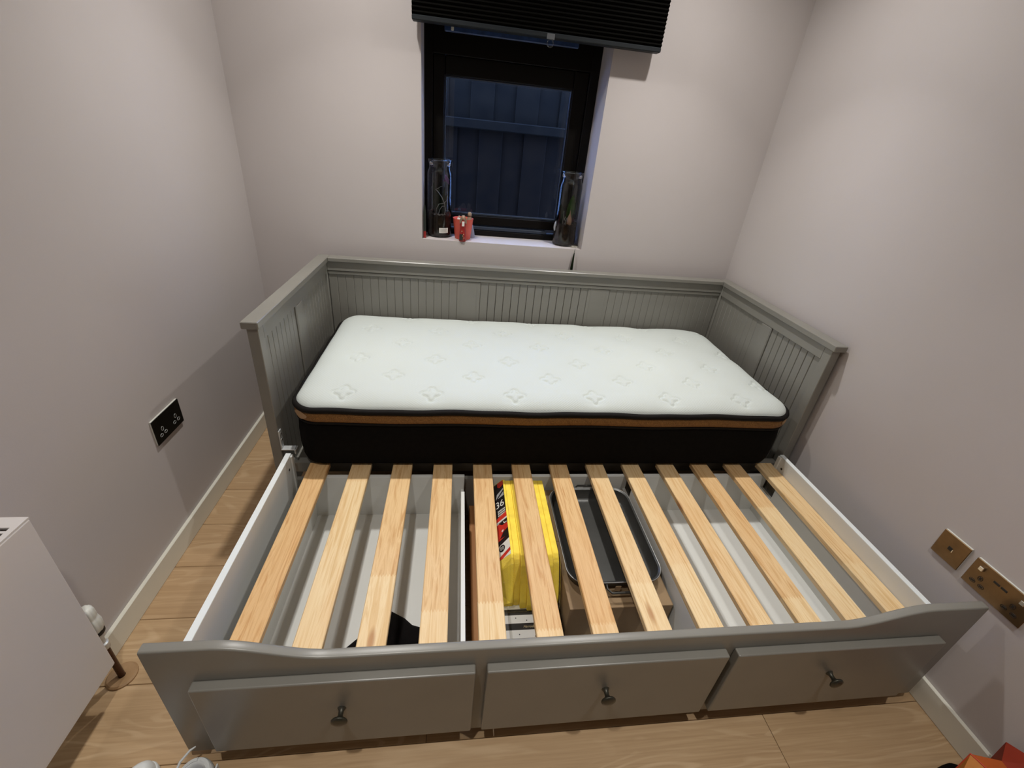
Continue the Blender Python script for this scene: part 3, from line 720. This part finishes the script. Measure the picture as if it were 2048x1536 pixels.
lathe('pipe', (vx, vy), [(.0078, .004), (.0078, .140)], 'copper_dark', rad, 16)
co = thing('pipe_collar', 'round wooden pipe collar on the floor below the radiator valve', 'collar', (vx, vy, 0))
loft('collar_ring', [ring((vx, vy), r, z, 28) for r, z in ((.0085, .0005), (.036, .0005), (.036, .005), (.032, .0085), (.012, .0075), (.0085, .006), (.0085, .0005))], 'collar_wood', co)

# ------------------------------------------------------------------ things inside the drawers
FZ = .0855
# black cloth in the left drawer
bc = thing('black_cloth', 'crumpled black cloth at the front of the left drawer', 'cloth', (.50, -.58, FZ))
bm = bmesh.new()
cl = [(.492, -.452), (.535, -.476), (.560, -.498), (.588, -.507), (.640, -.560), (.655, -.640), (.640, -.712), (.470, -.716), (.330, -.708), (.318, -.630), (.372, -.560), (.420, -.515)]
cc = (.50, -.61); rr = random.Random(3)
rings_ = []
for f_s, z in ((1.0, FZ), (.99, FZ + .006), (.90, FZ + .016), (.72, FZ + .026), (.5, FZ + .030), (.25, FZ + .034)):
    rings_.append([(cc[0] + (p[0] - cc[0]) * f_s, cc[1] + (p[1] - cc[1]) * f_s, z + (rr.uniform(-.004, .007) if f_s < .98 else 0)) for p in cl])
add_loft(bm, rings_, True, True, True)
bmesh.ops.subdivide_edges(bm, edges=bm.edges[:], cuts=1, use_grid_fill=True, smooth=.4)
for v in bm.verts: v.co.z = max(v.co.z, FZ)
mesh('folded_cloth', bm, 'black_cloth', bc, True)

# striped gift box, in the middle drawer
hb_ = thing('gift_box', 'flat black and white striped box with gold lettering in the middle drawer', 'box', (.91, -.45, FZ))
HX0, HX1, HY0, HY1, HZ = .802, 1.006, -.602, -.20, .138
box('box_body', (HX0, HY0, FZ), (HX1, HY1, HZ), 'box_black', hb_, .0015)
for a, b in ((-.538, -.513), (-.582, -.558), (-.495, -.470), (-.450, -.426), (-.408, -.384), (-.365, -.340)):
    box('white_stripe', (HX0 + .0005, a, HZ), (HX1 - .0005, b, HZ + .0004), 'box_white', hb_)
text('lettering', 'Harrods', .0100, 'gold_ink', frame_m((.909, -.5485, HZ + .0005), (1, 0, 0), (0, 1, 0)), hb_, .35)
for x, y in ((.872, -.522), (.905, -.530), (.878, -.571), (.925, -.578)):
    lathe('printed_dot', (x, y), [(.0018, HZ + .0004), (.0018, HZ + .0008)], 'box_black', hb_, 8)

# pack of yellow cloths with a printed wrapper
yp = thing('cloth_pack', 'pack of folded yellow cleaning cloths in printed clear wrapping, on the striped box', 'cloth pack', (.93, -.25, HZ))
yx0, yx1 = .866, 1.012; m = 7; wd = (yx1 - yx0) / m; z1 = .2765
rr = random.Random(11)
bm = bmesh.new()
rs_ = []
for y, q in ((-.066, .004), (-.072, 0), (-.400, 0), (-.424, .016), (-.455, .070), (-.484, .118)):
    zt = z1 - .003 - q; rs_.append([(.822, y, HZ + .001), (.822, y, max(HZ + .004, .2355 - q)), (.858, y, max(HZ + .006, zt)), (.8655, y, max(HZ + .006, zt)), (.8655, y, HZ + .001)])
add_loft(bm, rs_, True, True, True); mesh('folded_cloth', bm, 'yellow_cloth', yp)
for i in range(m):
    xa = yx0 + i * wd; dz = -.001 - abs(rr.gauss(0, .0018)) - (.004 if i in (2,) else 0); dy = rr.uniform(-.006, .006) - .012 * math.sin(PI * i / (m - 1))
    poly = [(-.066, HZ + .001), (-.066, z1 + dz - .012), (-.074, z1 + dz), (-.40 + dy, z1 + dz), (-.424 + dy, z1 + dz - .018), (-.455 + dy, .200), (-.482 + dy, .160), (-.488 + dy, HZ + .001)]
    prism('folded_cloth', poly, 'x', xa + .0001, xa + wd - .0001, 'yellow_cloth', yp, .0030)
# printed label on the slanted left shoulder of the pack
LA, LB_ = Vector((.822, 0, .2355)), Vector((.858, 0, z1 - .003)); LD = (LB_ - LA).normalized(); LN = Vector((-LD.z, 0, LD.x)); LL = (LB_ - LA).length
def LP(y, s, k): p = LA + LD * s + LN * (.0004 + .0003 * k); return (p.x, y, p.z)
def lab(name, poly, mat, parent, k=0):
    bm = bmesh.new(); A_ = [bm.verts.new(LP(y, s * LL, k)) for y, s in poly]; B_ = [bm.verts.new(LP(y, s * LL, k - .8)) for y, s in poly]; q = len(poly)
    bm.faces.new(A_); bm.faces.new(B_[::-1])
    for i in range(q): bm.faces.new((A_[i], B_[i], B_[(i + 1) % q], A_[(i + 1) % q]))
    return mesh(name, bm, mat, parent)
lb = lab('label', [(-.072, 0), (-.072, 1), (-.398, 1), (-.398, 0)], 'label_black', yp)
lab('label_print', [(-.072, .45), (-.072, 1), (-.094, 1), (-.100, .62), (-.092, .45)], 'label_red', lb, 1)
lab('label_print', [(-.112, .95), (-.125, .35), (-.148, .2), (-.146, .95)], 'label_silver', lb, 1)
lab('label_print', [(-.118, .97), (-.128, .97), (-.150, .30), (-.146, .25)], 'label_black', lb, 2)
lab('label_print', [(-.236, 0), (-.222, 1), (-.318, 1), (-.330, 0)], 'label_red', lb, 1)
lab('label_print', [(-.250, .10), (-.246, 1), (-.253, 1), (-.262, .10)], 'label_white', lb, 2)
lab('label_print', [(-.256, .20), (-.253, 1), (-.272, 1), (-.272, .55)], 'label_black', lb, 2)
lab('label_print', [(-.263, .66), (-.260, .72), (-.268, .80), (-.266, .95), (-.2695, .95), (-.2705, .74)], 'label_white', lb, 3)
lab('label_print', [(-.294, .45), (-.290, .62), (-.298, .60), (-.300, .48)], 'label_white', lb, 2)
lab('label_print', [(-.322, .25), (-.300, .62), (-.294, 1), (-.322, 1)], 'label_black', lb, 2)
lab('label_print', [(-.349, 0), (-.336, 1), (-.398, 1), (-.398, 0)], 'label_white', lb, 1)
lab('label_print', [(-.360 + .013 * math.cos(2 * PI * i / 18), .36 + .24 * math.sin(2 * PI * i / 18)) for i in range(18)], 'label_black', lb, 2)
tube('label_mark', [LP(-.360 + .006 * math.sin(2 * a), (.36 + .13 * math.sin(a)) * LL, 3) for a in [2 * PI * i / 24 for i in range(24)]], .0005, 'label_white', lb, 5, True)
lab('label_tag', [(-.390, 0), (-.372, 1), (-.384, 1), (-.398, .35), (-.398, 0)], 'label_red', lb, 2)
mw = frame_m(LP(-.178, .52 * LL, 2), LD, (0, 1, 0))
text('lettering', '36', .042, 'label_white', mw, lb)
for i in range(3):
    for k in range(6):
        y_ = -.203 - i * .0095; s_ = .30 + k * .11
        lab('printed_letter', [(y_, s_), (y_, s_ + .07), (y_ - .0065, s_ + .07), (y_ - .0065, s_)], 'label_white', lb, 1)
# clear wrapping over the end of the pack
prism('wrapping', [(-.405, z1 + .0006), (-.432, z1 - .014), (-.470, .200), (-.499, .158), (-.504, HZ + .0006), (-.490, HZ + .0006)], 'x', .8200, yx1 + .002, 'film', yp, .0012)

# cardboard box and roasting tray
cb = thing('cardboard_box', 'brown cardboard box under the roasting tray in the middle drawer', 'box', (1.18, -.33, FZ))
KX0, KX1, KY0, KY1, KZ = 1.022, 1.345, -.556, -.075, .222
box('box_body', (KX0, KY0, FZ), (KX1, KY1, KZ - .001), 'cardboard', cb, .0015)
box('flap', (KX0, KY0, KZ - .0008), (KX1, -.316, KZ + .001), 'cardboard', cb, .0005)
box('flap', (KX0, -.3145, KZ - .0008), (KX1, KY1, KZ + .001), 'cardboard', cb, .0005)
ty = thing('roasting_tray', 'dark grey roasting tray with end handles resting on the cardboard box', 'tray', (1.18, -.31, KZ))
TX0, TX1, TY0, TY1 = 1.024, 1.334, -.508, -.110
def rr_(d, z, r): return [(p[0], p[1], z) for p in rrect(TX0 + d, TX1 - d, TY0 + d, TY1 - d, r, 8)]
b0 = KZ + .0015
loft('pan', [rr_(.030, b0, .035), rr_(.020, b0 + .0015, .045), rr_(.014, b0 + .008, .05), rr_(.006, b0 + .040, .055), rr_(.0, b0 + .043, .060), rr_(.002, b0 + .0445, .058), rr_(.008, b0 + .042, .053), rr_(.017, b0 + .009, .047), rr_(.024, b0 + .004, .04), rr_(.034, b0 + .0032, .03)], 'tray_dark', ty, True, True, True)
tube('rim', rr_(.0015, b0 + .0440, .0585), .0014, 'tray_rim', ty, 6, True)
for yy, sg in ((TY0, -1), (TY1, 1)):
    h = tube('handle', [(1.186 - .045, yy + sg * -.002, b0 + .038), (1.186 - .045, yy + sg * .012, b0 + .034), (1.186 - .034, yy + sg * .024, b0 + .032), (1.186 + .034, yy + sg * .024, b0 + .032), (1.186 + .045, yy + sg * .012, b0 + .034), (1.186 + .045, yy + sg * -.002, b0 + .038)], .0035, 'tray_dark', ty, 8)
box('tag', (1.170, TY0 - .0035, b0 + .010), (1.188, TY0 - .001, b0 + .032), 'cardboard', ty, .0005)

# ------------------------------------------------------------------ shoes at the bottom left
def shoe(label, cx, cy, ang, s=1.0):
    t = thing('shoe', label, 'shoe', (cx, cy, 0), 'white shoes on the floor')
    def P(u, v, z):   # u along length from heel, v across
        return (cx + math.sin(ang) * u * s + math.cos(ang) * v * s, cy - math.cos(ang) * u * s + math.sin(ang) * v * s, z)
    L = .255
    def half(u):
        w_ = .041 + .007 * ss((u - .06) / .12)
        if u < .042: w_ *= math.sqrt(max(0, 1 - ((.042 - u) / .042) ** 2))
        if u > L - .07: w_ *= math.sqrt(max(0, 1 - ((u - L + .07) / .07) ** 2))
        return w_
    us = [L * (1 - math.cos(PI * i / 30)) / 2 for i in range(31)]
    cont = [(u, -half(u)) for u in us] + [(u, half(u)) for u in us[-2:0:-1]]
    def at(off, zf): return [P(u, v, zf(max(0, min(L, u)))) for u, v in offset_contour(cont, off)]
    loft('sole', [at(o, lambda u, z=z: z) for o, z in ((-.003, .001), (.001, .004), (.002, .020), (0, .026))], 'shoe_white', t, True, True, True)
    def top(u): return .066 - .010 * math.sin(PI * min(1, u / .12)) - (.030 * ss((u - .12) / .10))
    def zz(f): return lambda u: .025 + (top(u) - .025) * f
    loft('upper', [at(o, zz(f)) for o, f in ((-.001, 0), (.001, .4), (-.001, .75), (-.004, .95), (-.008, 1.02), (-.013, .98), (-.016, .8), (-.016, .3))], 'shoe_white', t, True, False, False)
    loft('insole', [at(-.0155, lambda u: .030), at(-.0155, lambda u: .033)], 'shoe_grey', t, True, True, True)
    loft('toe_cover', [[P(max(u, .120 + .02 * k), v, .030 + h) for u, v in offset_contour(cont, o)] for k, (o, h) in enumerate(((-.003, .0), (-.006, .018), (-.014, .030), (-.024, .036)))], 'shoe_white', t, True, False, True)
    tube('collar_binding', [P(u, v, top(max(0, u)) + .0008) for u, v in offset_contour(cont, -.008) if u < .135], .0035, 'shoe_white', t, 6)
    tube('pull_strap', [P(.034, -.041, .060), P(.010, -.036, .068), P(-.008, -.022, .073), P(-.014, -.012, .074)], [.0030, .0030, .0026, .0015], 'shoe_white', t, 6)
    box_pts = [P(.02, .043, .035), P(.02, .044, .055), P(.035, .0445, .058), P(.05, .044, .056), P(.05, .0435, .036)]
    tube('side_patch', box_pts, .0020, 'shoe_white', t, 6)
    return t
shoe('white low shoe at the bottom left with its heel against the trundle corner', .089, -.768, .05)
shoe('white low shoe further left with only its rounded toe in view', -.080, -.945, PI - .30, .76)

# ------------------------------------------------------------------ orange bag at the bottom right
bag = thing('fabric_bag', 'orange and red folded fabric bag on the floor at the right wall', 'bag', (2.03, -1.05, 0))
A = dict(a=(1.940, -.962, .002), b=(2.100, -.938, .002), c=(2.104, -1.22, .002), d=(1.930, -1.22, .002), e=(1.935, -.966, .150), f=(1.974, -.941, .176), g=(2.098, -.926, .178), h=(2.104, -.990, .215), i=(2.100, -1.22, .200), j=(1.930, -1.22, .185), k=(1.985, -1.10, .215), l=(2.040, -.960, .178))
def facets(name, fs, mat):
    bm = bmesh.new(); vm = {}
    for f in fs:
        bm.faces.new([vm.setdefault(q, bm.verts.new(A[q])) if q not in vm else vm[q] for q in f])
    for v in bm.verts: pass
    bmesh.ops.solidify(bm, geom=bm.faces[:], thickness=.002)
    return mesh(name, bm, mat, bag)
facets('light_panel', ['aef', 'ejk', 'efk', 'adje'], 'bag_light')
facets('orange_panel', ['aflb', 'flk'], 'bag_orange')
facets('back_panel', ['dcij'], 'bag_orange')
facets('red_panel', ['lgb', 'lgh', 'lhk', 'khi', 'kij', 'bghic'], 'bag_red')
tube('piping', [A['a'], A['f'], A['k']], .0022, 'bag_red', bag, 6)
st = thing('strap', 'black bunched strap on the floor beside the orange bag', 'strap', (1.99, -.93, 0))
tube('webbing', [(2.075, -.921, .011), (2.055, -.917, .014), (2.035, -.919, .012), (2.015, -.923, .011), (1.995, -.930, .011), (1.975, -.940, .011), (1.93, -.944, .011)], [.009, .010, .010, .010, .010, .010, .010], 'black_cloth', st, 8)
